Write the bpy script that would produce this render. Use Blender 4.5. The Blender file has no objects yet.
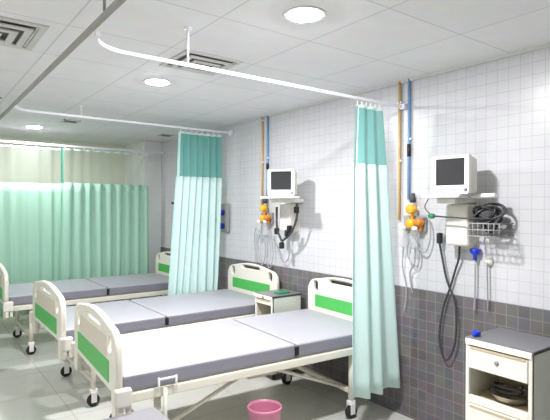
import bpy, bmesh, math, random
from mathutils import Vector, Matrix
random.seed(7)
PI = math.pi
S = bpy.context.scene
COL = S.collection

# ------------------------------------------------------------------ materials
def srgb(r, g, b):
    f = lambda c: (c/255/12.92) if c/255 <= .04045 else ((c/255+.055)/1.055)**2.4
    return (f(r), f(g), f(b), 1)

def mat(name, rgb, rough=.5, metal=0., noise=.04, scale=12., bump=0., spec=.5, trans=0., alpha=1., emit=0., coat=0.):
    m = bpy.data.materials.new(name); m.use_nodes = True
    nt = m.node_tree; N = nt.nodes; L = nt.links
    p = N['Principled BSDF']
    c = srgb(*rgb)
    p.inputs['Roughness'].default_value = rough
    p.inputs['Metallic'].default_value = metal
    p.inputs['Specular IOR Level'].default_value = spec
    p.inputs['Alpha'].default_value = alpha
    p.inputs['Transmission Weight'].default_value = trans
    p.inputs['Coat Weight'].default_value = coat
    tc = N.new('ShaderNodeTexCoord'); nz = N.new('ShaderNodeTexNoise')
    nz.inputs['Scale'].default_value = scale; nz.inputs['Detail'].default_value = 4
    L.new(tc.outputs['Object'], nz.inputs['Vector'])
    mx = N.new('ShaderNodeMix'); mx.data_type = 'RGBA'
    mx.inputs[6].default_value = tuple(v*(1-noise) for v in c[:3])+(1,)
    mx.inputs[7].default_value = tuple(min(1, v*(1+noise)) for v in c[:3])+(1,)
    L.new(nz.outputs['Fac'], mx.inputs[0]); L.new(mx.outputs[2], p.inputs['Base Color'])
    if bump:
        bp = N.new('ShaderNodeBump'); bp.inputs['Strength'].default_value = bump; bp.inputs['Distance'].default_value = .004
        L.new(nz.outputs['Fac'], bp.inputs['Height']); L.new(bp.outputs['Normal'], p.inputs['Normal'])
    if emit:
        p.inputs['Emission Color'].default_value = c; p.inputs['Emission Strength'].default_value = emit
    return m

def grid_mat(name, axes, size, off, c1, c2, grout, mortar, rough=.4, bump=.15, tone_noise=0., spec=.5):
    """square tiles laid in world axes"""
    m = bpy.data.materials.new(name); m.use_nodes = True
    nt = m.node_tree; N = nt.nodes; L = nt.links
    p = N['Principled BSDF']; p.inputs['Roughness'].default_value = rough
    p.inputs['Specular IOR Level'].default_value = spec
    g = N.new('ShaderNodeNewGeometry'); sp = N.new('ShaderNodeSeparateXYZ'); cb = N.new('ShaderNodeCombineXYZ')
    L.new(g.outputs['Position'], sp.inputs[0])
    for k in range(2):
        a = N.new('ShaderNodeMath'); a.operation = 'ADD'; a.inputs[1].default_value = 50*size[k]-off[k]
        L.new(sp.outputs['XYZ'.index(axes[k])], a.inputs[0]); L.new(a.outputs[0], cb.inputs[k])
    br = N.new('ShaderNodeTexBrick'); br.offset = 0; br.squash = 1
    br.inputs['Scale'].default_value = 1; br.inputs['Brick Width'].default_value = size[0]; br.inputs['Row Height'].default_value = size[1]
    br.inputs['Mortar Size'].default_value = mortar; br.inputs['Mortar Smooth'].default_value = .3
    br.inputs['Color1'].default_value = srgb(*c1); br.inputs['Color2'].default_value = srgb(*c2); br.inputs['Mortar'].default_value = srgb(*grout)
    L.new(cb.outputs[0], br.inputs['Vector'])
    nz = N.new('ShaderNodeTexNoise'); nz.inputs['Scale'].default_value = 9; nz.inputs['Detail'].default_value = 6
    L.new(g.outputs['Position'], nz.inputs['Vector'])
    mx = N.new('ShaderNodeMix'); mx.data_type = 'RGBA'; mx.blend_type = 'MULTIPLY'; mx.inputs[0].default_value = tone_noise  # random noise multiplied into the tile colour
    L.new(br.outputs['Color'], mx.inputs[6]); L.new(nz.outputs['Color'], mx.inputs[7])
    L.new(mx.outputs[2], p.inputs['Base Color'])
    bp = N.new('ShaderNodeBump'); bp.inputs['Strength'].default_value = bump; bp.inputs['Distance'].default_value = .003; bp.invert = True
    L.new(br.outputs['Fac'], bp.inputs['Height']); L.new(bp.outputs['Normal'], p.inputs['Normal'])
    return m

def cloth_mat(name, rgb, see=.0, translucent=.4, weave=220, see_noise=0):
    m = bpy.data.materials.new(name); m.use_nodes = True
    nt = m.node_tree; N = nt.nodes; L = nt.links
    for n in list(N): N.remove(n)
    out = N.new('ShaderNodeOutputMaterial')
    d = N.new('ShaderNodeBsdfDiffuse'); t = N.new('ShaderNodeBsdfTranslucent'); x = N.new('ShaderNodeMixShader')
    tc = N.new('ShaderNodeTexCoord'); nz = N.new('ShaderNodeTexNoise'); nz.inputs['Scale'].default_value = weave
    L.new(tc.outputs['Object'], nz.inputs['Vector'])
    mx = N.new('ShaderNodeMix'); mx.data_type = 'RGBA'
    c = srgb(*rgb)
    mx.inputs[6].default_value = tuple(v*.95 for v in c[:3])+(1,); mx.inputs[7].default_value = tuple(min(1, v*1.05) for v in c[:3])+(1,)
    L.new(nz.outputs['Fac'], mx.inputs[0])
    L.new(mx.outputs[2], d.inputs['Color']); L.new(mx.outputs[2], t.inputs['Color'])
    x.inputs[0].default_value = translucent
    L.new(d.outputs[0], x.inputs[1]); L.new(t.outputs[0], x.inputs[2])
    if see:
        tr = N.new('ShaderNodeBsdfTransparent'); y = N.new('ShaderNodeMixShader'); y.inputs[0].default_value = see
        L.new(x.outputs[0], y.inputs[1]); L.new(tr.outputs[0], y.inputs[2]); L.new(y.outputs[0], out.inputs[0])
    else:
        L.new(x.outputs[0], out.inputs[0])
    return m

def lamp_mat(name, rgb, strength):
    m = bpy.data.materials.new(name); m.use_nodes = True
    N = m.node_tree.nodes; L = m.node_tree.links
    for n in list(N): N.remove(n)
    out = N.new('ShaderNodeOutputMaterial'); e = N.new('ShaderNodeEmission')
    e.inputs[0].default_value = srgb(*rgb); e.inputs[1].default_value = strength
    L.new(e.outputs[0], out.inputs[0]); return m

M = {}
M['ceiling'] = grid_mat('ceiling_tile', 'XY', (.6, .6), (2.43, 1.48), (237, 236, 237), (240, 239, 240), (212, 211, 211), .005, .85, .25, .12)
M['wall_tile'] = grid_mat('white_wall_tile', 'YZ', (.075, .075), (0, .015), (206, 205, 208), (209, 208, 211), (188, 187, 191), .0024, .3, .2, .05)
M['dark_tile'] = grid_mat('dark_wall_tile', 'YZ', (.075, .075), (0, .015), (112, 107, 109), (126, 121, 123), (148, 144, 147), .003, .35, .2, .45)
M['floor'] = grid_mat('floor_tile', 'XY', (.6, .6), (.35, .2), (217, 217, 209), (222, 222, 214), (188, 188, 180), .004, .22, .1, .12)
M['wall_paint'] = mat('wall_paint', (226, 226, 222), .7, noise=.02)
M['wall_cream'] = mat('wall_cream_paint', (226, 226, 208), .7, noise=.03)
M['white_paint'] = mat('white_pillar_paint', (232, 232, 230), .6, noise=.02)
M['cream'] = mat('cream_plastic', (233, 229, 216), .38, noise=.02)
M['cream_metal'] = mat('cream_powder_coat', (228, 224, 210), .35, noise=.02)
M['beige'] = mat('beige_panel', (216, 207, 192), .5, noise=.02)
M['green'] = mat('green_laminate', (78, 182, 86), .4, noise=.03)
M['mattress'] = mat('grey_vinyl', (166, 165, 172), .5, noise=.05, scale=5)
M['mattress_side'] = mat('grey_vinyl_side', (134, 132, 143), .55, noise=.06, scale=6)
M['black'] = mat('black_plastic', (28, 28, 30), .45)
M['rubber'] = mat('dark_rubber', (38, 37, 38), .7)
M['chrome'] = mat('brushed_steel', (200, 200, 202), .25, metal=1)
M['alu'] = mat('white_aluminium_rail', (238, 236, 242), .35, noise=.01)
M['shaded_rail'] = mat('shaded_aluminium_rail', (150, 146, 141), .5, noise=.03)  # grey stands in for the shade on the rail's underside
M['white'] = mat('white_plastic', (238, 237, 235), .4, noise=.015)
M['warm_white'] = mat('warm_white_plastic', (226, 222, 212), .45, noise=.02)
M['screen'] = mat('dark_screen', (52, 52, 54), .18, noise=.08, scale=3)
M['blue'] = mat('blue_plastic', (30, 60, 205), .4)
M['blue_pipe'] = mat('blue_pipe_paint', (118, 160, 206), .35)
M['orange_pipe'] = mat('orange_pipe_paint', (212, 180, 122), .35)
M['yellow'] = mat('amber_plastic', (246, 186, 50), .35)
M['orange'] = mat('orange_plastic', (232, 140, 40), .4)
M['glass'] = mat('clear_plastic_jar', (205, 207, 210), .15, alpha=.32, noise=.02)
M['tube'] = mat('clear_grey_tube', (176, 176, 180), .3, alpha=.7)
M['grey'] = mat('grey_plastic', (150, 149, 150), .5)
M['dark_grey'] = mat('dark_grey_cable', (62, 62, 66), .5)
M['green_cap'] = mat('green_cap', (30, 140, 90), .4)
M['pink'] = mat('pink_plastic', (205, 128, 156), .4, noise=.03)
M['cab'] = mat('cream_cabinet_paint', (240, 236, 226), .4, noise=.02)
M['cab_side'] = mat('pale_cabinet_side', (214, 216, 206), .5, noise=.02)
M['cab_in'] = mat('beige_cabinet_inside', (206, 190, 158), .6, noise=.04)
M['groove'] = mat('tan_edge_strip', (196, 180, 148), .5)
M['slab'] = mat('grey_laminate_top', (112, 112, 116), .3, noise=.12, scale=30)
M['slab_edge'] = mat('dark_edge_band', (58, 60, 62), .4)
M['stool_top'] = mat('grey_vinyl_step', (134, 132, 136), .6, noise=.05)
M['vent'] = mat('vent_frame_paint', (205, 203, 200), .6)
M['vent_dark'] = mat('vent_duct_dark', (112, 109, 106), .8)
M['mesh_teal'] = cloth_mat('teal_curtain_mesh', (118, 198, 190), see=.22, translucent=.5)
M['mesh_green'] = cloth_mat('pale_green_curtain_mesh', (225, 238, 226), see=.82, translucent=.5)
M['mesh_edge'] = cloth_mat('teal_mesh_edge', (120, 205, 180), see=.15, translucent=.5)
M['fabric_mint'] = cloth_mat('mint_curtain_fabric', (230, 249, 246), translucent=.35)
M['fabric_green'] = cloth_mat('green_curtain_fabric', (208, 242, 226), translucent=.45)
M['hem'] = cloth_mat('pale_curtain_hem', (226, 244, 238), translucent=.3)
M['lamp'] = lamp_mat('downlight_glow', (252, 252, 255), 300)
M['lamp_far'] = lamp_mat('far_downlight_glow', (252, 252, 255), 130)
M['lamp_fill'] = lamp_mat('aisle_fill_glow', (252, 252, 255), 70)  # glow of the added fill lamps over the aisle

# ------------------------------------------------------------------ mesh helpers
class B:
    def __init__(s): s.bm = bmesh.new()
    def box(s, lo, hi, bev=0., seg=2, rot=None):
        t = bmesh.new(); bmesh.ops.create_cube(t, size=1)
        c = [(a+b)/2 for a, b in zip(lo, hi)]; d = [abs(b-a) for a, b in zip(lo, hi)]
        for v in t.verts: v.co = Vector([v.co[i]*d[i] for i in range(3)])
        if bev: bmesh.ops.bevel(t, geom=list(t.edges), offset=min(bev, min(d)*.45), segments=seg, profile=.5, affect='EDGES')
        if rot is not None: bmesh.ops.transform(t, matrix=rot, verts=t.verts)
        bmesh.ops.translate(t, vec=c, verts=t.verts)
        return s._join(t)
    def _join(s, t):
        me = bpy.data.meshes.new('t'); t.to_mesh(me); t.free(); s.bm.from_mesh(me); bpy.data.meshes.remove(me); return s
    def tube(s, pts, r, n=10, smooth=0, cap=True, closed=False):
        P = [Vector(p) for p in pts]
        if smooth:
            Q = []; m = len(P); rng = m if closed else m-1
            for i in range(rng):
                p0 = P[(i-1) % m] if closed else P[max(i-1, 0)]; p1 = P[i]; p2 = P[(i+1) % m]
                p3 = P[(i+2) % m] if closed else P[min(i+2, m-1)]
                for k in range(smooth):
                    u = k/smooth
                    Q.append(.5*((2*p1)+(p2-p0)*u+(2*p0-5*p1+4*p2-p3)*u*u+(3*p1-p0-3*p2+p3)*u**3))
            if not closed: Q.append(P[-1])
            P = Q
        m = len(P); rings = []; nrm = None
        for i, p in enumerate(P):
            if closed: tg = P[(i+1) % m]-P[i-1]
            else: tg = P[min(i+1, m-1)]-P[max(i-1, 0)]
            tg.normalize()
            if nrm is None:
                nrm = tg.cross(Vector((0, 0, 1)))
                if nrm.length < .1: nrm = tg.cross(Vector((0, 1, 0)))
            nrm = (nrm-tg*nrm.dot(tg)).normalized(); bn = tg.cross(nrm)
            rr = r[i] if isinstance(r, (list, tuple)) else r
            rings.append([s.bm.verts.new(p+(nrm*math.cos(2*PI*k/n)+bn*math.sin(2*PI*k/n))*rr) for k in range(n)])
        for i in range(m if closed else m-1):
            a, b = rings[i], rings[(i+1) % m]
            for k in range(n):
                f = s.bm.faces.new((a[k], a[(k+1) % n], b[(k+1) % n], b[k])); f.smooth = True
        if cap and not closed:
            s.bm.faces.new(rings[0][::-1]); s.bm.faces.new(rings[-1])
        return s
    def lathe(s, prof, c=(0, 0, 0), axis='z', n=24):
        ax = {'z': lambda r, h, a: (r*math.cos(a), r*math.sin(a), h), 'x': lambda r, h, a: (h, r*math.cos(a), r*math.sin(a)),
              'y': lambda r, h, a: (r*math.sin(a), h, r*math.cos(a))}[axis]
        c = Vector(c); rings = []
        for r, h in prof:
            if r < 1e-5: rings.append([s.bm.verts.new(c+Vector(ax(0, h, 0)))])
            else: rings.append([s.bm.verts.new(c+Vector(ax(r, h, 2*PI*k/n))) for k in range(n)])
        for a, b in zip(rings, rings[1:]):
            for k in range(n):
                vs = [a[k % len(a)], a[(k+1) % len(a)], b[(k+1) % len(b)], b[k % len(b)]]
                vs = list(dict.fromkeys(vs))
                if len(vs) > 2:
                    f = s.bm.faces.new(vs); f.smooth = True
        return s
    def done(s, name, m, parent=None, smooth=None):
        bmesh.ops.recalc_face_normals(s.bm, faces=s.bm.faces)
        me = bpy.data.meshes.new(name); s.bm.to_mesh(me); s.bm.free()
        return link(name, me, m, parent)

def link(name, me, m, parent=None):
    o = bpy.data.objects.new(name, me); COL.objects.link(o)
    if m is not None:
        me.materials.clear(); me.materials.append(M[m] if isinstance(m, str) else m)
    if parent is not None: o.parent = parent
    return o

def tag(o, label, cat, group=None):
    o['label'] = label; o['category'] = cat
    if group: o['group'] = group
    return o
def thing(name, label, cat, loc=(0, 0, 0), rz=0, group=None):
    o = bpy.data.objects.new(name, None); COL.objects.link(o)
    o.location = loc; o.rotation_euler = (0, 0, rz); o.empty_display_size = .1
    return tag(o, label, cat, group)
def struct(o): o['kind'] = 'structure'; return o
def part_label(o, t): o['label'] = t; return o
def copy_tree(o, parent=None):
    c = o.copy(); COL.objects.link(c)
    if parent is not None: c.parent = parent
    for ch in [x for x in bpy.data.objects if x.parent == o]: copy_tree(ch, c)
    return c

def rrect(y0, y1, z0, z1, r, n=6):
    """rounded rectangle outline; r is one radius or four (bl, br, tr, tl)"""
    R = r if isinstance(r, (list, tuple)) else (r,)*4
    pts = []
    for (cy, cz, a0, rr) in ((y0+R[0], z0+R[0], PI, R[0]), (y1-R[1], z0+R[1], 1.5*PI, R[1]), (y1-R[2], z1-R[2], 0, R[2]), (y0+R[3], z1-R[3], .5*PI, R[3])):
        for k in range(n+1):
            a = a0+.5*PI*k/n; pts.append((cy+rr*math.cos(a), cz+rr*math.sin(a)))
    return pts

def plate(name, outline, holes, x0, thick, bev, m, parent):
    """flat board in the YZ plane with real holes, standing at x0..x0+thick"""
    cu = bpy.data.curves.new('tmp', 'CURVE'); cu.dimensions = '2D'; cu.fill_mode = 'BOTH'
    cu.extrude = thick/2-bev; cu.bevel_depth = bev; cu.bevel_resolution = 2; cu.offset = -bev
    for pl in [outline]+holes:
        sp = cu.splines.new('POLY'); sp.points.add(len(pl)-1); sp.use_cyclic_u = True
        for q, (y, z) in zip(sp.points, pl): q.co = (y, z, 0, 1)
    o = bpy.data.objects.new('tmp', cu); COL.objects.link(o)
    dg = bpy.context.evaluated_depsgraph_get(); dg.update()
    me = bpy.data.meshes.new_from_object(o.evaluated_get(dg))
    bpy.data.objects.remove(o); bpy.data.curves.remove(cu)
    me.name = name
    for v in me.vertices:
        y, z, t = v.co; v.co = (x0+thick/2+t, y, z)
    bm = bmesh.new(); bm.from_mesh(me); bmesh.ops.remove_doubles(bm, verts=bm.verts, dist=1e-5)
    bmesh.ops.recalc_face_normals(bm, faces=bm.faces); bm.to_mesh(me); bm.free()
    return link(name, me, m, parent)

# ------------------------------------------------------------------ the room
CZ, WX = 2.575, 3.0
def slab(name, lo, hi, m): return struct(B().box(lo, hi).done(name, m))
slab('floor', (-1.8, -1.8, -.1), (3.12, 7.9, 0), 'floor')
slab('ceiling', (-1.8, -1.8, CZ), (3.12, 7.9, CZ+.1), 'ceiling')
slab('wall_right', (WX, -1.8, 0), (WX+.12, 7.9, CZ), 'wall_tile')
slab('wall_back', (-1.8, 7.7, 0), (WX, 7.82, CZ), 'wall_cream')
slab('wall_left', (-1.92, -1.8, 0), (-1.8, 7.82, CZ), 'wall_paint')
slab('wall_front', (-1.8, -1.92, 0), (3.12, -1.8, CZ), 'wall_paint')
slab('wall_pillar', (2.73, 6.88, 0), (WX, 7.7, CZ), 'white_paint')
slab('trim_1', (WX-.008, -1.8, 0), (WX, 6.88, .99), 'dark_tile')      # dark tiled wainscot
b = B(); b.box((WX-.02, -1.8, CZ-.018), (WX, 6.88, CZ)); struct(b.done('trim_2', 'vent'))

# ------------------------------------------------------------------ ceiling fittings
def downlight(x, y, label, group=None, glow='lamp'):
    t = thing('ceiling_downlight', label, 'ceiling light', (x, y, CZ), 0, group)
    B().lathe([(.088, -.004), (.105, -.008), (.112, 0), (.088, -.0005)]).done('trim_ring', 'white', t)
    B().lathe([(0, -.016), (.03, -.0155), (.055, -.013), (.075, -.009), (.088, -.003)]).done('diffuser', glow, t)
    return t
downlight(1.55, 1.79, 'large bright round ceiling downlight nearest the camera, above the near bed')
downlight(1.5, 3.52, 'round ceiling downlight just beyond the long white curtain rail')
downlight(1.17, 6.5, 'small far round ceiling downlight above the closed green curtains', None, 'lamp_far')
for x, y in ((-.55, 1.79), (-.55, 3.52)):  # unseen lamps added to fill the room with more bounced light
    downlight(x, y, 'added round fill light on the ceiling in the aisle part of the ward, out of the picture', 'added aisle fill lights', 'lamp_fill')

def diffuser(x, y, w, label):
    t = thing('ceiling_air_vent', label, 'air vent', (x, y, CZ))
    h = w/2
    B().box((-h*.8, -h*.8, -.003), (h*.8, h*.8, -.0005)).done('duct_shade_sheet', 'vent_dark', t)  # solid sheet whose dark colour stands in for the shaded duct
    for k, (s, z) in enumerate(((1, -.004), (.74, -.016), (.48, -.024))):
        o = h*s; i = o-w*.075
        b = B()
        for (x0, y0, x1, y1) in ((-o, -o, o, -i), (-o, i, o, o), (-o, -i, -i, i), (i, -i, o, i)):
            b.box((x0, y0, z-.006), (x1, y1, z+.0035), .001, 1)
        b.done('vent_frame' if k == 0 else 'louver', 'vent', t)
    B().box((-h*.2, -h*.2, -.03), (h*.2, h*.2, -.024), .001, 1).done('louver', 'vent', t)
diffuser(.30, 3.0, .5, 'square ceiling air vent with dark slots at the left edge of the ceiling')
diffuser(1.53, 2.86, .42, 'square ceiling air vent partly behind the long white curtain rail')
def grille(x, y, label):
    t = thing('ceiling_grille', label, 'ceiling grille', (x, y, CZ))
    b = B(); w = .09
    for (x0, y0, x1, y1) in ((-w, -w, w, -w+.02), (-w, w-.02, w, w), (-w, -w, -w+.02, w), (w-.02, -w, w, w)): b.box((x0, y0, -.008), (x1, y1, 0))
    b.done('grille_frame', 'vent', t)
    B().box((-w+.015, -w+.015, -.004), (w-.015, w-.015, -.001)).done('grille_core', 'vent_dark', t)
grille(1.42, 5.8, 'small dark ceiling grille near the middle curtain rail hanger')
grille(2.75, 6.15, 'small dark ceiling grille in the far right ceiling corner')

# ------------------------------------------------------------------ curtain rails
def rail_path(name, pts, m, parent, w=.016, h=.02):
    """rectangular rail swept along a level path"""
    P = [Vector(p) for p in pts]; bm = bmesh.new(); R = []
    for i, p in enumerate(P):
        d = (P[min(i+1, len(P)-1)]-P[max(i-1, 0)]).normalized(); n = Vector((-d.y, d.x, 0))
        R.append([bm.verts.new(p+n*a+Vector((0, 0, c))) for a, c in ((-w, -h), (w, -h), (w, h), (-w, h))])
    for a, c in zip(R, R[1:]):
        for k in range(4): bm.faces.new((a[k], a[(k+1) % 4], c[(k+1) % 4], c[k]))
    bm.faces.new(R[0]); bm.faces.new(R[-1][::-1])
    bmesh.ops.recalc_face_normals(bm, faces=bm.faces)
    me = bpy.data.meshes.new(name); bm.to_mesh(me); bm.free()
    return link(name, me, m, parent)
def hanger(x, y, z, parent, m='alu'):
    B().tube([(x, y, z), (x, y, CZ)], .007, 8).lathe([(0, CZ-.012), (.022, CZ-.012), (.022, CZ)], (x, y, 0)).done('hanger', m, parent)
def arc(cx, cy, r, a0, a1, z, n=10): return [(cx+r*math.cos(a0+(a1-a0)*k/n), cy+r*math.sin(a0+(a1-a0)*k/n), z) for k in range(n+1)]

ZA, YA = 2.37, 2.315
t = thing('curtain_rail', 'white curtain rail with a rounded corner running from the wall above the near bed', 'curtain rail', (0, 0, 0))
rail_path('track', arc(.818, YA-.20, .20, PI, PI/2, ZA, 12)+[(2.962, YA, ZA)], 'alu', t, .009, .009)
hanger(1.16, YA, ZA+.011, t)
B().box((2.955, YA-.03, ZA-.02), (2.998, YA+.018, ZA+.02), .004).done('wall_flange', 'alu', t)
ZB, YB = 2.47, 4.84
t = thing('curtain_rail', 'white curtain rail hung over the middle bed beside the pale gathered curtain', 'curtain rail', (0, 0, 0))
rail_path('track', arc(.86, YB-.18, .18, PI, PI/2, ZB, 12)+[(2.98, YB, ZB)], 'alu', t, .011, .010)
hanger(1.28, YB, ZB+.010, t)
B().box((2.965, YB-.03, ZB-.03), (2.998, YB+.03, ZB+.03), .005).done('wall_flange', 'alu', t)
ZC, YC = 2.40, 6.76
t = thing('curtain_rail', 'far white curtain rail carrying the closed green curtains', 'curtain rail', (0, 0, 0))
rail_path('track', [(-1.0, YC, ZC), (2.98, YC, ZC)], 'alu', t, .012, .012)
hanger(.3, YC, ZC+.012, t)
ZY, XY_ = 2.38, .615
t = thing('curtain_rail', 'long rail with underside shade in its grey colour, hung from the ceiling along the feet of the beds', 'curtain rail', (0, 0, 0))
rail_path('track', [(XY_-.03, .2, ZY), (XY_-.03, 6.68, ZY)], 'shaded_rail', t, .009, .011)
hanger(XY_-.03, 1.92, ZY+.02, t, 'shaded_rail'); hanger(XY_-.03, 4.9, ZY+.02, t, 'shaded_rail')

# ------------------------------------------------------------------ curtains
def curtain(label, x_top, x_mid, x_bot, y, ztop, zmesh, zbot, pleats, depth, mesh, fabric, hooks=8, seed=0, edges=True, group=None):
    rnd = random.Random(seed)
    t = thing('privacy_curtain', label, 'curtain', (0, y, 0), 0, group)
    ph = [rnd.uniform(-.5, .5) for _ in range(pleats*2+3)]; am = [rnd.uniform(.55, 1.15) for _ in range(pleats*2+3)]
    def fold(u, v):
        k = u*pleats; i = int(k*2); f = k*2-i
        a = am[i]*(1-f)+am[min(i+1, len(am)-1)]*f; q = ph[i]*(1-f)+ph[min(i+1, len(ph)-1)]*f
        s = math.sin(2*PI*k+q)
        return a*(s*.85+.15*math.sin(4*PI*k+3*q+1.5*v)), a*math.cos(2*PI*k+q)
    def lerp3(z):
        # interpolate the horizontal extent with height: top, mesh line, bottom
        if z > zmesh:
            w = (ztop-z)/(ztop-zmesh); A, Bq = x_top, x_mid
        else:
            w = (zmesh-z)/(zmesh-zbot); A, Bq = x_mid, x_bot
        return A[0]+(Bq[0]-A[0])*w, A[1]+(Bq[1]-A[1])*w
    def sheet(name, z0, z1, m, u0=0., u1=1., dy=0., nv=14):
        nu = max(4, int(pleats*14*(u1-u0))); bm = bmesh.new(); G = []
        for j in range(nv+1):
            z = z1+(z0-z1)*j/nv; row = []; xa, xb = lerp3(z); vv = (ztop-z)/(ztop-zbot)
            for i in range(nu+1):
                u = u0+(u1-u0)*i/nu; f, g = fold(min(u, .9999), vv)
                dd = depth*(.55+.45*vv)
                sway = .012*math.sin(3*vv+u*9+seed)*vv
                zz = z
                if abs(z-zbot) < 1e-6: zz = z+.006*f
                row.append(bm.verts.new((xa+(xb-xa)*u+sway+.25*dd*g*.5, dy+dd*f, zz)))
            G.append(row)
        for a, c in zip(G, G[1:]):
            for i in range(nu):
                q = bm.faces.new((a[i], a[i+1], c[i+1], c[i])); q.smooth = True
        bmesh.ops.recalc_face_normals(bm, faces=bm.faces)
        me = bpy.data.meshes.new(name); bm.to_mesh(me); bm.free()
        return link(name, me, m, t)
    sheet('mesh_panel', zmesh, ztop-.018, mesh, nv=6)
    sheet('top_hem', ztop-.02, ztop, 'hem', dy=-.003, nv=1)
    f = sheet('fabric_panel', zbot, zmesh+.01, fabric, dy=-.002)
    sd = f.modifiers.new('thickness', 'SOLIDIFY'); sd.thickness = .003
    if edges:
        w = .08/max(.2, abs(x_top[1]-x_top[0]))*.5
        sheet('edge_band', zmesh, ztop, edges if isinstance(edges, str) else 'hem', 0, w, -.004, 6)
    for k in range(hooks):
        u = (k+.5)/hooks; x = x_top[0]+(x_top[1]-x_top[0])*u
        B().tube([(x, 0, ztop-.01), (x, .004, ztop+.012), (x, 0, ztop+.027)], .0045, 6, 3).done('hook', 'white', t)
    return t
curtain('pale mint curtain with teal mesh top hanging gathered beside the near bed',
        (2.46, 2.735), (2.44, 2.785), (2.445, 2.935), YA+.0, 2.325, 1.90, .235, 3, .04, 'mesh_teal', 'fabric_mint', 6, 3)
curtain('pale mint curtain with teal mesh top gathered beyond the middle bed',
        (2.30, 2.85), (2.285, 2.855), (2.17, 2.80), YB, 2.427, 1.925, .5, 7, .055, 'mesh_teal', 'fabric_mint', 8, 11)
curtain('left one of the closed green curtains across the far end, reaching the picture edge',
        (-.4, 1.60), (-.4, 1.60), (-.4, 1.61), YC+.02, 2.36, 1.885, .22, 13, .028, 'mesh_green', 'fabric_green', 14, 5)
curtain('right one of the closed green curtains, ending at the white pillar',
        (1.525, 2.72), (1.525, 2.725), (1.52, 2.73), YC-.05, 2.36, 1.9, .24, 9, .028, 'mesh_green', 'fabric_green', 10, 8, edges='mesh_edge')

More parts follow.
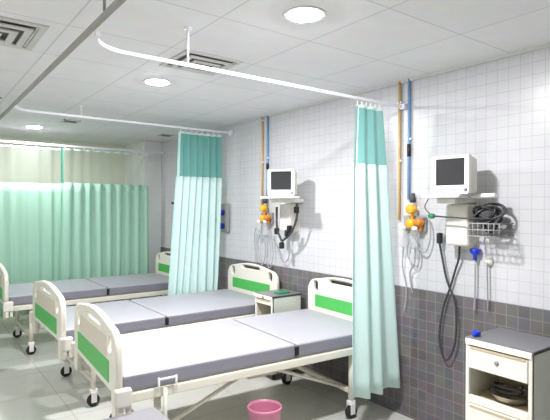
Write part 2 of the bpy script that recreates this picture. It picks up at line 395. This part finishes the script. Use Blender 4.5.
# ------------------------------------------------------------------ hospital beds
BL, BW = 2.08, .95          # length towards the wall, width
def make_bed(label):
    t = thing('hospital_bed', label, 'bed', (0, 0, 0), 0, 'hospital beds with green end panels')
    # end boards
    def board(name, x0, top, post_lo, band, hz, oz, field):
        sh, sag, lo = .11, .045, .565
        pts = [(0, post_lo), (.075, post_lo), (.085, lo), (BW-.085, lo), (BW-.075, post_lo), (BW, post_lo)]
        n = 10; zc = top-sag-sh
        for k in range(n+1):
            a = .5*PI*k/n; pts.append((BW-sh+sh*math.cos(a), zc+sh*math.sin(a)))
        for k in range(1, 12):
            u = k/12; y = BW-sh+(2*sh-BW)*u; pts.append((y, zc+sh+sag*math.sin(PI*u)))
        for k in range(n+1):
            a = .5*PI+.5*PI*k/n; pts.append((sh+sh*math.cos(a), zc+sh*math.sin(a)))
        holes = [rrect(BW/2-.17, BW/2+.17, hz[0], hz[1], .016),
                 rrect(.085, .15, oz[0], oz[1], .03), rrect(BW-.15, BW-.085, oz[0], oz[1], .03)]
        p = plate(name, pts, holes, x0, .042, .012, 'cream', t)
        for s in (0, 1):
            x = x0-.0025 if s == 0 else x0+.042-.0005
            g = plate('green_band', rrect(.115, BW-.115, band[0], band[1], .008), [], x, .003, .0007, 'green', p)
            part_label(g, 'green band across the end board')
        if field:
            for (y0, y1, z0, z1) in ((.165, BW-.165, band[1]+.004, hz[0]-.012),):
                plate('field_panel', rrect(y0, y1, z0, z1, .02), [], x0-.0015, .002, .0004, 'beige', p)
        return p
    board('footboard', -.02, .962, .43, (.605, .73), (.868, .905), (.775, .88), True)
    fb = [o for o in bpy.data.objects if o.parent == t and o.name.startswith('footboard')][-1]; fb.scale = (1, 1.12, 1); fb.location = (0, -.05, 0)
    board('headboard', BL-.042, .985, .46, (.69, .80), (.925, .958), (.83, .925), False)
    # mattress in two sections with a gap at the hinge
    for x0, x1 in ((.035, 1.225), (1.24, 2.03)):
        b = B(); b.box((x0, .012, .555), (x1, BW-.012, .652), .018, 3)
        o = b.done('mattress_section', 'mattress', t)
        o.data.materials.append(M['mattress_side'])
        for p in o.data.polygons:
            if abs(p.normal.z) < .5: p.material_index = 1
    # deck and rails
    B().box((.05, .06, .525), (2.02, BW-.06, .553), .004, 1).done('deck', 'cream_metal', t)
    for y in (.0, BW-.03):
        B().box((.03, y, .495), (2.03, y+.03, .55), .008).done('side_rail', 'cream_metal', t)
    for x in (.22, 1.0, 1.72):
        B().box((x, .03, .49), (x+.04, BW-.03, .525), .004, 1).done('cross_bar', 'cream_metal', t)
    # legs with castors
    for x in (.25, 1.77):
        for y in (.05, BW-.05):
            l = B().tube([(x, y, .50), (x, y, .135)], .021, 12).done('leg', 'cream_metal', t)
            f = B()
            f.box((x-.03, y-.022, .105), (x+.03, y+.022, .14), .008)
            for s in (-1, 1): f.box((x-.022, y+s*.024-.004, .035), (x+.022, y+s*.024+.004, .12), .003, 1)
            f.done('castor_fork', 'white', l)
            B().lathe([(0, -.018), (.03, -.018), (.048, -.014), (.05, -.008), (.05, .008), (.048, .014), (.03, .018), (0, .018)], (x, y, .05), 'y', 20).done('castor_wheel', 'rubber', l)
        b = B(); b.box((x-.018, .06, .19), (x+.018, BW-.06, .225), .005)
        b.done('leg_brace', 'cream_metal', t)
    B().box((1.218, .002, .575), (1.248, .016, .635), .004).done('strap_buckle', 'black', t)
    # lifting gear below the deck
    for y in (.16, BW-.16):
        B().tube([(1.06, y, .49), (1.75, y, .215)], .013, 8).done('link_arm', 'cream_metal', t)
        B().tube([(.96, y, .49), (.27, y, .215)], .013, 8).done('link_arm', 'cream_metal', t)
    g = B(); g.box((1.05, .36, .33), (1.30, .50, .43), .02); g.tube([(1.28, .43, .38), (1.7, .43, .46)], .016, 8); g.tube([(.3, .43, .40), (1.06, .43, .38)], .012, 8)
    g.done('lift_motor', 'beige', t)
    B().tube([(.1, .43, .44), (.3, .43, .40)], .009, 8).done('crank_shaft', 'chrome', t)
    # corner bumpers
    for x0, x1 in ((-.035, .075), (BL-.13, BL-.02)):
        for y0, y1 in (((-.10, -.052), (BW+.066, BW+.114)) if x0 < 1 else ((-.055, -.005), (BW+.005, BW+.055))):
            b = B(); b.box((x0, y0, .512), (x1-.015, y1, .615), .014, 3); b.box((x0+.02, min(y0, y1)+.01, .45), (x0+.05, max(y0, y1)-.01, .518), .006)
            b.box((x0+.065, y0+.012, .455), (x0+.09, y1-.012, .518), .006)
            b.done('corner_bumper', 'warm_white', t)
    return t
bed = make_bed('nearest hospital bed, grey mattress and green banded end boards, pink bin under its side')
bed.location = (.855, 2.555, 0); bed.rotation_euler = (0, 0, math.radians(-3.2))
# drip pole socket on the near rail of the nearest bed
B().tube([(.235, -.02, .53), (.235, -.02, .61), (.24, -.02, .605), (.335, -.02, .605), (.34, -.02, .61), (.34, -.02, .52)], .007, 8, 2).done('rail_loop', 'white', bed)
B().tube([(.272, -.02, .55), (.272, -.02, .25)], .013, 10).done('pole_socket', 'cream_metal', bed)
for (x, y, lab) in ((.87, 3.83, 'middle hospital bed, its green end board just beyond the nearest one'),
                    (.74, 5.62, 'farthest hospital bed in front of the closed green curtains')):
    c = copy_tree([o for o in bpy.data.objects if o.parent is None and o.get('category') == 'bed'][0])
    for ch in [o for o in bpy.data.objects if o.parent == c and o.name.split('.')[0] in ('rail_loop', 'pole_socket')]: bpy.data.objects.remove(ch)
    k = .86 if x > .8 else 1.06                              # where the hinge gap of this mattress lies
    for ch in [o for o in bpy.data.objects if o.parent == c]:
        if ch.name.startswith('mattress_section'):
            if min(v.co.x for v in ch.data.vertices) < .5: ch.scale.x = (k-.0075)/1.225
            else:
                ch.scale.x = (2.03-k-.0075)/(2.03-1.24); ch.location.x = 2.03-2.03*ch.scale.x
        if ch.name.startswith('strap_buckle'): ch.location.x = k-1.2325
    c.location = (x, y, 0); c.rotation_euler = (0, 0, 0); c['label'] = lab

# ------------------------------------------------------------------ bedside cabinets (front faces -x)
def make_cabinet(label, loc, W=.375, H=.845, D=.36):
    t = thing('bedside_cabinet', label, 'cabinet', loc, 0, 'cream bedside cabinets')
    b = B()
    b.box((.006, 0, .06), (D, .016, H), .002, 1); b.box((.006, W-.016, .06), (D, W, H), .002, 1)
    c = b.done('carcass', 'cab_side', t)
    b = B(); b.box((D-.012, .016, .06), (D, W-.016, H)); b.box((.03, .016, .50), (D-.012, W-.016, .512)); b.box((.03, .016, .685), (D-.012, W-.016, .695))
    b.done('shelf_lining', 'cab_in', t)
    # face frame stiles and rails
    b = B()
    b.box((0, 0, .06), (.02, .02, H), .002, 1); b.box((0, W-.02, .06), (.02, W, H), .002, 1)
    b.box((0, .02, H-.02), (.02, W-.02, H), .002, 1); b.box((0, .02, .492), (.02, W-.02, .535), .002, 1); b.box((0, .02, .06), (.02, W-.02, .10), .002, 1)
    b.box((-.006, 0, H-.02), (0, W, H+.014), .002, 1)
    b.done('face_frame', 'cab', t)
    d = B().box((-.006, .022, .69), (.02, W-.022, H-.03), .004).done('drawer', 'cab', t)
    B().box((-.008, .03, H-.042), (-.004, W-.03, H-.027), .001, 1).done('drawer_pull', 'groove', d)
    B().lathe([(0, -.012), (.012, -.011), (.014, -.006), (.013, 0)], (0, W/2, .755), 'x', 16).done('lock', 'grey', d)
    d = B().box((-.006, .022, .105), (.02, W-.022, .488), .004).done('door', 'cab', t)
    B().box((-.008, .03, .468), (-.004, W-.03, .483), .001, 1).done('door_pull', 'groove', d)
    s = B().box((.001, -.006, H), (D+.01, W+.006, H+.02), .004).done('cabinet_top', 'slab', t)
    B().box((.004, -.009, H+.002), (D+.008, -.0055, H+.017), .001, 1).done('edge_band', 'slab_edge', s)
    for x in (.05, D-.05):
        for y in (.04, W-.04):
            B().lathe([(0, 0), (.018, .002), (.02, .03), (.014, .06), (0, .06)], (x, y, 0), 'z', 14).done('foot', 'black', t)
    return t
cab = make_cabinet('near cream bedside cabinet with grey top and open shelf at the right edge', (2.50, 1.10, 0), H=.84)
c2 = make_cabinet('cream bedside cabinet standing between the nearest and middle beds', (2.60, 3.485, 0), .275, .76, .34)
# bowl in the open niche
b = B(); b.lathe([(0, .513), (.07, .514), (.10, .535), (.115, .56), (.118, .562), (.11, .556), (.095, .534), (.066, .52), (0, .519)], (2.655, 1.29, 0), 'z', 28)
tag(b.done('steel_bowl', 'chrome'), 'shallow steel bowl in the open shelf of the near cabinet', 'bowl')
b = B(); b.tube([(2.62+.045*math.cos(a), 1.29+.08*math.sin(a), .567+.004*a) for a in [k*.35 for k in range(34)]], .006, 8)
o = b.done('coiled_cord', 'dark_grey'); tag(o, 'dark coiled cord lying on the bowl in the cabinet shelf', 'cord')
b = B(); b.box((2.72, 3.54, .7795), (2.85, 3.62, .7955), .004)
tag(b.done('green_folder', 'green_cap'), 'small green folder lying on the cabinet between the beds', 'folder')

# ------------------------------------------------------------------ wall pipes
def pipe(y, ztop, zbot, m, label, black=None):
    t = thing('gas_pipe', label, 'pipe', (2.983, y, zbot))
    b = B(); b.tube([(0, 0, 0), (0, 0, ztop-zbot)], .011, 12); b.done('pipe_run', m, t)
    for z in (.45, .9, 1.35):
        if zbot+z < ztop: B().box((-.006, -.02, z), (.016, .02, z+.018), .003).done('pipe_clip', 'white', t)
    if black: B().tube([(0, 0, black[0]-zbot), (0, 0, black[1]-zbot)], .0145, 12).done('black_band', 'black', t)
pipe(2.352, CZ, 1.50, 'orange_pipe', 'ochre pipe running down the wall beside the near curtain')
pipe(2.262, CZ, 1.66, 'blue_pipe', 'blue pipe with a black band running down beside the near curtain', (1.985, 2.08))
pipe(4.198, CZ, 1.62, 'orange_pipe', 'ochre pipe running down the wall left of the far monitor')
pipe(4.10, CZ, 1.66, 'blue_pipe', 'blue pipe running down the wall behind the far monitor', (2.0, 2.06))

# ------------------------------------------------------------------ gas outlets with flowmeters
def flowmeter(y, label, tubes):
    t = thing('oxygen_flowmeter', label, 'flowmeter', (2.99, y, 1.4))
    B().box((-.02, -.10, .02), (.005, .10, .14), .006).done('wall_plate', 'grey', t)
    B().lathe([(0, 0), (.022, 0), (.022, .03), (.016, .05), (.016, .07), (0, .07)], (-.035, 0, .235), 'z', 16).done('inlet_valve', 'dark_grey', t)
    for k, (dy, z, r, m) in enumerate(((0., .165, .036, 'yellow'), (-.0, .06, .036, 'yellow'), (-.075, .07, .026, 'orange'))):
        o = B().lathe([(0, -.07), (r*.75, -.068), (r, -.055), (r, -.012), (r*.7, 0), (0, 0)], (-.02, dy, z+.02), 'x', 18)
        o.tube([(-.04, dy, z+.02), (-.04, dy, z-.05)], .012, 8)
        part_label(o.done('regulator_knob', m, t), 'amber regulator knob' if m == 'yellow' else 'orange regulator knob')
    for dy in (.075, -.035):
        j = B().lathe([(0, -.13), (.034, -.128), (.038, -.115), (.038, -.02), (.03, 0), (.016, .008)], (-.055, dy, .03), 'z', 18).done('humidifier_jar', 'glass', t)
        B().lathe([(0, .03), (.02, .03), (.026, .022), (.026, 0), (0, 0)], (-.055, dy, .03), 'z', 16).done('jar_cap', 'white', j)
    for pts in tubes:
        B().tube(pts, .006, 8, 6).done('breathing_tube', 'tube', t)
flowmeter(2.20, 'amber knobbed oxygen flowmeter with clear jars on the wall beside the near curtain',
          [[(-.05, .075, -.1), (-.04, .09, -.25), (-.03, .06, -.42), (-.03, .08, -.6)],
           [(-.05, -.03, .1), (-.04, -.13, .13), (-.04, -.16, 0), (-.04, -.12, -.12), (-.05, -.05, -.10)],
           [(-.05, -.035, -.1), (-.04, -.02, -.22), (-.03, .03, -.30), (-.03, .0, -.45)],
           [(-.05, .02, -.02), (-.03, .05, -.16), (-.03, -.03, -.24), (-.03, -.06, -.15), (-.05, -.04, -.02)]])
flowmeter(4.10, 'amber knobbed oxygen flowmeter with hanging tubes left of the far monitor',
          [[(-.05, .075, -.1), (-.04, .12, -.2), (-.03, .10, -.36), (-.03, .05, -.42), (-.03, .0, -.3), (-.04, .0, -.1)],
           [(-.05, .06, -.05), (-.04, .17, -.04), (-.03, .2, -.2), (-.03, .17, -.42)],
           [(-.05, -.035, -.1), (-.04, -.06, -.22), (-.03, -.03, -.36), (-.03, -.08, -.44), (-.03, -.14, -.3), (-.04, -.12, -.05)],
           [(-.05, -.05, -.02), (-.03, -.2, -.2), (-.03, -.3, -.35), (-.03, -.4, -.3), (-.04, -.42, -.1)]])
t = thing('wall_gas_outlet', 'grey wall outlet with two blue knobs right of the middle curtain', 'gas outlet', (2.99, 4.97, 1.3))
B().box((-.03, -.1, .0), (.005, .06, .34), .01).done('outlet_plate', 'grey', t)
for z in (.23, .07):
    B().lathe([(0, -.05), (.03, -.048), (.036, -.03), (.03, 0), (0, 0)], (-.03, .0, z), 'x', 16).done('outlet_knob', 'blue', t)
t = thing('wall_hook', 'tiny dark hook on the far wall between pillar and middle curtain', 'hook', (2.99, 6.42, 1.652))
B().lathe([(0, -.03), (.018, -.028), (.014, -.01), (.02, 0), (.02, .008)], (0, 0, 0), 'x', 12).done('hook_knob', 'dark_grey', t)

# ------------------------------------------------------------------ patient monitors
def make_monitor(label, loc, rz):
    t = thing('patient_monitor', label, 'monitor', loc, rz, 'patient monitors')
    W, H = .26, .25
    # front bezel ring with screen recess; local +x is the back
    plate('bezel', rrect(-W/2, W/2, 0, H, .016), [rrect(-W/2+.032, W/2-.032, .058, H-.022, .006)], 0, .035, .006, 'white', t)
    B().box((.012, -W/2+.03, .055), (.03, W/2-.03, H-.02)).done('screen', 'screen', t)
    bm = bmesh.new()
    A = [(.034, y, z) for y, z in rrect(-W/2+.004, W/2-.004, .004, H-.004, .014)]
    Bq = [(.125, y, z) for y, z in rrect(-W/2+.008, W/2-.008, .008, H-.014, .018)]
    C = [(.165, y, z) for y, z in rrect(-W/2+.035, W/2-.035, .018, H-.04, .03)]
    R = [[bm.verts.new(p) for p in ring] for ring in (A, Bq, C)]
    for a, c in zip(R, R[1:]):
        for k in range(len(a)): bm.faces.new((a[k], a[(k+1) % len(a)], c[(k+1) % len(a)], c[k]))
    bm.faces.new(R[-1]); bm.faces.new(R[0][::-1]); bmesh.ops.recalc_face_normals(bm, faces=bm.faces)
    me = bpy.data.meshes.new('rear_shell'); bm.to_mesh(me); bm.free(); link('rear_shell', me, 'warm_white', t)
    for k in range(5): B().box((-.003, .04-k*.022, .026), (.004, .053-k*.022, .034), .001, 1).done('button', 'blue_pipe', t)
    B().lathe([(0, -.014), (.010, -.013), (.012, 0)], (0, -W/2+.022, .03), 'x', 14).done('control_knob', 'grey', t)
    return t
def make_stand(label, loc, rz, x_wall, yo, y0=-.11, y1=.15):
    """shelf under a monitor; local +x runs to the wall, x_wall away"""
    t = thing('monitor_shelf', label, 'wall shelf', loc)
    o = B().box((-.03, y0, -.022), (.12, y1, -.002), .006, rot=None)
    s = o.done('shelf_tray', 'white', t); s.rotation_euler = (0, 0, rz)
    B().box((.03, -.07+yo*.5, -.058), (x_wall, .07+yo*.5, -.022), .01).done('support_arm', 'warm_white', t)
    b = B(); b.box((x_wall-.12, -.085+yo, -.34), (x_wall-.005, .085+yo, -.06), .018); b.done('mount_box', 'warm_white', t)
    B().box((x_wall-.008, -.092+yo, -.37), (x_wall, .092+yo, -.03), .003).done('wall_plate', 'warm_white', t)
    return t
make_stand('white wall shelf carrying the near monitor, above the hanging cables', (2.71, 1.765, 1.684), .12, .285, .02)
make_monitor('near patient monitor with dark screen on a white wall shelf at right', (2.72, 1.735, 1.684), .10)
make_stand('white wall shelf carrying the far monitor between the gas pipes and nearest bed', (2.66, 3.48, 1.70), -.0, .335, .18, -.17, .25)
make_monitor('far patient monitor with dark screen above the headboards', (2.69, 3.48, 1.70), .62)

# cable basket and cables by the near monitor
t = thing('cable_basket', 'grey wall basket full of dark coiled cables right of the near monitor', 'basket', (2.86, 1.56, 1.42))
b = B()
for z in (0, .04, .08):
    b.tube([(-.05, -.11, z), (.12, -.11, z), (.12, .10, z), (-.05, .10, z)], .004, 6, 1, closed=True)
for k in range(7): b.tube([(-.05, -.11+.035*k, .085), (-.05, -.11+.035*k, 0), (.12, -.11+.035*k, 0)], .003, 6)
b.done('wire_frame', 'grey', t)
B().box((.126, -.09, -.01), (.139, .09, .09), .004).done('back_plate', 'grey', t)
B().tube([(.0, .10, .255), (0, -.06, .255)], .016, 12).done('hand_bar', 'white', t)
tt = thing('cable_coil', 'dark coiled monitor leads heaped in the wall basket', 'cable', (2.89, 1.56, 1.51))
rnd = random.Random(4)
for k in range(7):
    cx, cy, cz, rr = rnd.uniform(-.02, .03), rnd.uniform(-.02, .03), rnd.uniform(-.04, .075), rnd.uniform(.05, .085)
    tl = rnd.uniform(-.5, .5)
    B().tube([(cx+.03*math.sin(a+k), cy+rr*math.cos(a), cz+.045*math.sin(a)+tl*.05*math.cos(a)) for a in [2*PI*j/14 for j in range(14)]], .009, 8, 2, closed=True).done('cable_loop', 'black' if k % 3 else 'dark_grey', tt)
b = B(); b.tube([(2.80, 1.91, 1.541), (2.80, 1.70, 1.531), (2.80, 1.47, 1.530)], .0055, 8)
o = b.done('probe_stick', 'dark_grey'); tag(o, 'thin dark rod with a green end held across below the near monitor', 'probe')
B().lathe([(0, -.02), (.016, -.018), (.018, 0), (.014, .02), (0, .022)], (2.80, 1.925, 1.541), 'y', 14).done('green_end', 'green_cap', o)
b = B(); b.tube([(2.80, 1.93, 1.55), (2.80, 1.98, 1.60), (2.80, 1.95, 1.66)], .0035, 6, 5); b.done('lead_wire', 'dark_grey', o)

CAB = [(2.94, 1.962, 1.36), (2.95, 1.945, 1.258), (2.95, 1.92, 1.148), (2.955, 1.895, 1.06), (2.955, 1.848, .963), (2.955, 1.831, .828), (2.955, 1.845, .653), (2.955, 1.899, .535), (2.955, 1.945, .57),
       (2.955, 1.965, .695), (2.96, 1.94, .89), (2.972, 1.893, 1.04), (2.972, 1.857, 1.155), (2.96, 1.819, 1.255), (2.95, 1.808, 1.335)]
t = thing('hanging_cable', 'long dark cable with black plug hanging in a loop over the dark tiles', 'cable', (0, 0, 0))
B().tube(CAB, .0075, 8, 6).done('cable_loop', 'dark_grey', t)
B().box((2.93, 1.945, 1.345), (2.965, 1.98, 1.42), .008).done('plug', 'black', t)
t = thing('suction_tube', 'thin tube hanging from a blue connector down to the near cabinet', 'tube', (0, 0, 0))
B().tube([(2.97, 1.702, 1.25), (2.968, 1.703, 1.0), (2.962, 1.706, .91)], .006, 8, 4).done('tube_run', 'tube', t)
b = B(); b.lathe([(0, 0), (.012, 0), (.014, .03), (.034, .055), (.036, .075), (0, .08)], (2.965, 1.702, 1.25), 'z', 16); part_label(b.done('connector', 'blue', t), 'blue funnel connector')
t = thing('suction_tube', 'thin grey tube hanging from a white disc right of the blue connector', 'tube', (0, 0, 0))
B().tube([(2.97, 1.62, 1.24), (2.97, 1.612, .95), (2.97, 1.61, .93)], .005, 8, 4).done('tube_run', 'grey', t)
B().lathe([(0, -.02), (.028, -.018), (.03, 0), (0, 0)], (3.0, 1.62, 1.245), 'x', 16).done('wall_disc', 'warm_white', t)
b = B(); b.box((-.03, -.012, 0), (.03, .012, .02), .005); b.box((-.01, -.02, .004), (.012, .02, .03), .005)
o = b.done('blue_clip', 'blue'); o.location = (2.56, 1.445, .861); tag(o, 'small blue clip on the back corner of the near cabinet top', 'clip')

# probes hanging under the far monitor
t = thing('hanging_probe_leads', 'black tipped monitor leads hanging in a V under the far monitor', 'cable', (0, 0, 0))
B().tube([(2.84, 3.74, 1.60), (2.84, 3.74, 1.45), (2.84, 3.72, 1.36), (2.84, 3.66, 1.27)], .011, 8, 5).done('lead', 'dark_grey', t)
B().tube([(2.84, 3.43, 1.63), (2.84, 3.43, 1.50), (2.84, 3.51, 1.36), (2.84, 3.65, 1.27)], .011, 8, 5).done('lead', 'dark_grey', t)
for (y, z) in ((3.735, 1.36), (3.57, 1.345), (3.535, 1.39), (3.655, 1.225), (3.43, 1.57)):
    B().box((2.815, y-.02, z-.03), (2.86, y+.02, z+.035), .01).done('probe_tip', 'black', t)

# ------------------------------------------------------------------ pink bin and grey stool
b = B(); b.lathe([(0, 0), (.086, 0), (.09, .008), (.104, .30), (.112, .304), (.112, .318), (.104, .32), (.099, .30), (.086, .012), (0, .012)], n=36)
o = b.done('waste_bin', 'pink'); o.location = (1.775, 2.44, 0); tag(o, 'small pink plastic waste bin on the floor below the nearest bed', 'bin')
t = thing('foot_stool', 'grey topped foot stool at the bottom edge beside the nearest bed', 'stool', (.775, 2.215, 0))
B().box((-.25, -.22, .47), (.25, .22, .50), .014, 3).done('stool_top', 'stool_top', t)
for x in (-.21, .21):
    for y in (-.18, .18):
        l = B().tube([(x, y, .47), (x*1.05, y*1.05, .02)], .014, 10).done('leg', 'cream_metal', t)
        B().lathe([(0, 0), (.018, 0), (.018, .03), (.014, .035), (0, .035)], (x*1.05, y*1.05, 0), 'z', 12).done('rubber_foot', 'rubber', l)
B().box((-.2, -.19, .43), (.2, .19, .468), .004, 1).done('apron', 'cream_metal', t)

# ------------------------------------------------------------------ world, camera, view
w = bpy.data.worlds.new('world'); S.world = w; w.use_nodes = True
bg = w.node_tree.nodes['Background']; bg.inputs[0].default_value = (.8, .85, .9, 1); bg.inputs[1].default_value = .3
cam = bpy.data.cameras.new('camera'); co = bpy.data.objects.new('camera', cam); COL.objects.link(co)
yaw, pit, rol = math.radians(36.6467), math.radians(-.3034), math.radians(.245)
F = Vector((math.sin(yaw)*math.cos(pit), math.cos(yaw)*math.cos(pit), math.sin(pit)))
rt = Vector((math.cos(yaw), -math.sin(yaw), 0)); up = rt.cross(F)
A = rt*math.cos(rol)+up*math.sin(rol); U = up*math.cos(rol)-rt*math.sin(rol)
mw = Matrix((A, U, -F)).transposed().to_4x4(); mw.translation = (-.0568, -.1242, 1.5953)
co.matrix_world = mw
cam.sensor_fit = 'HORIZONTAL'; cam.sensor_width = 36; cam.lens = 36*490.7/550; cam.clip_start = .05
S.camera = co
S.view_settings.view_transform = 'Standard'; S.view_settings.look = 'None'
S.view_settings.gamma = 1; S.view_settings.use_curve_mapping = False; S.view_settings.exposure = 1.45
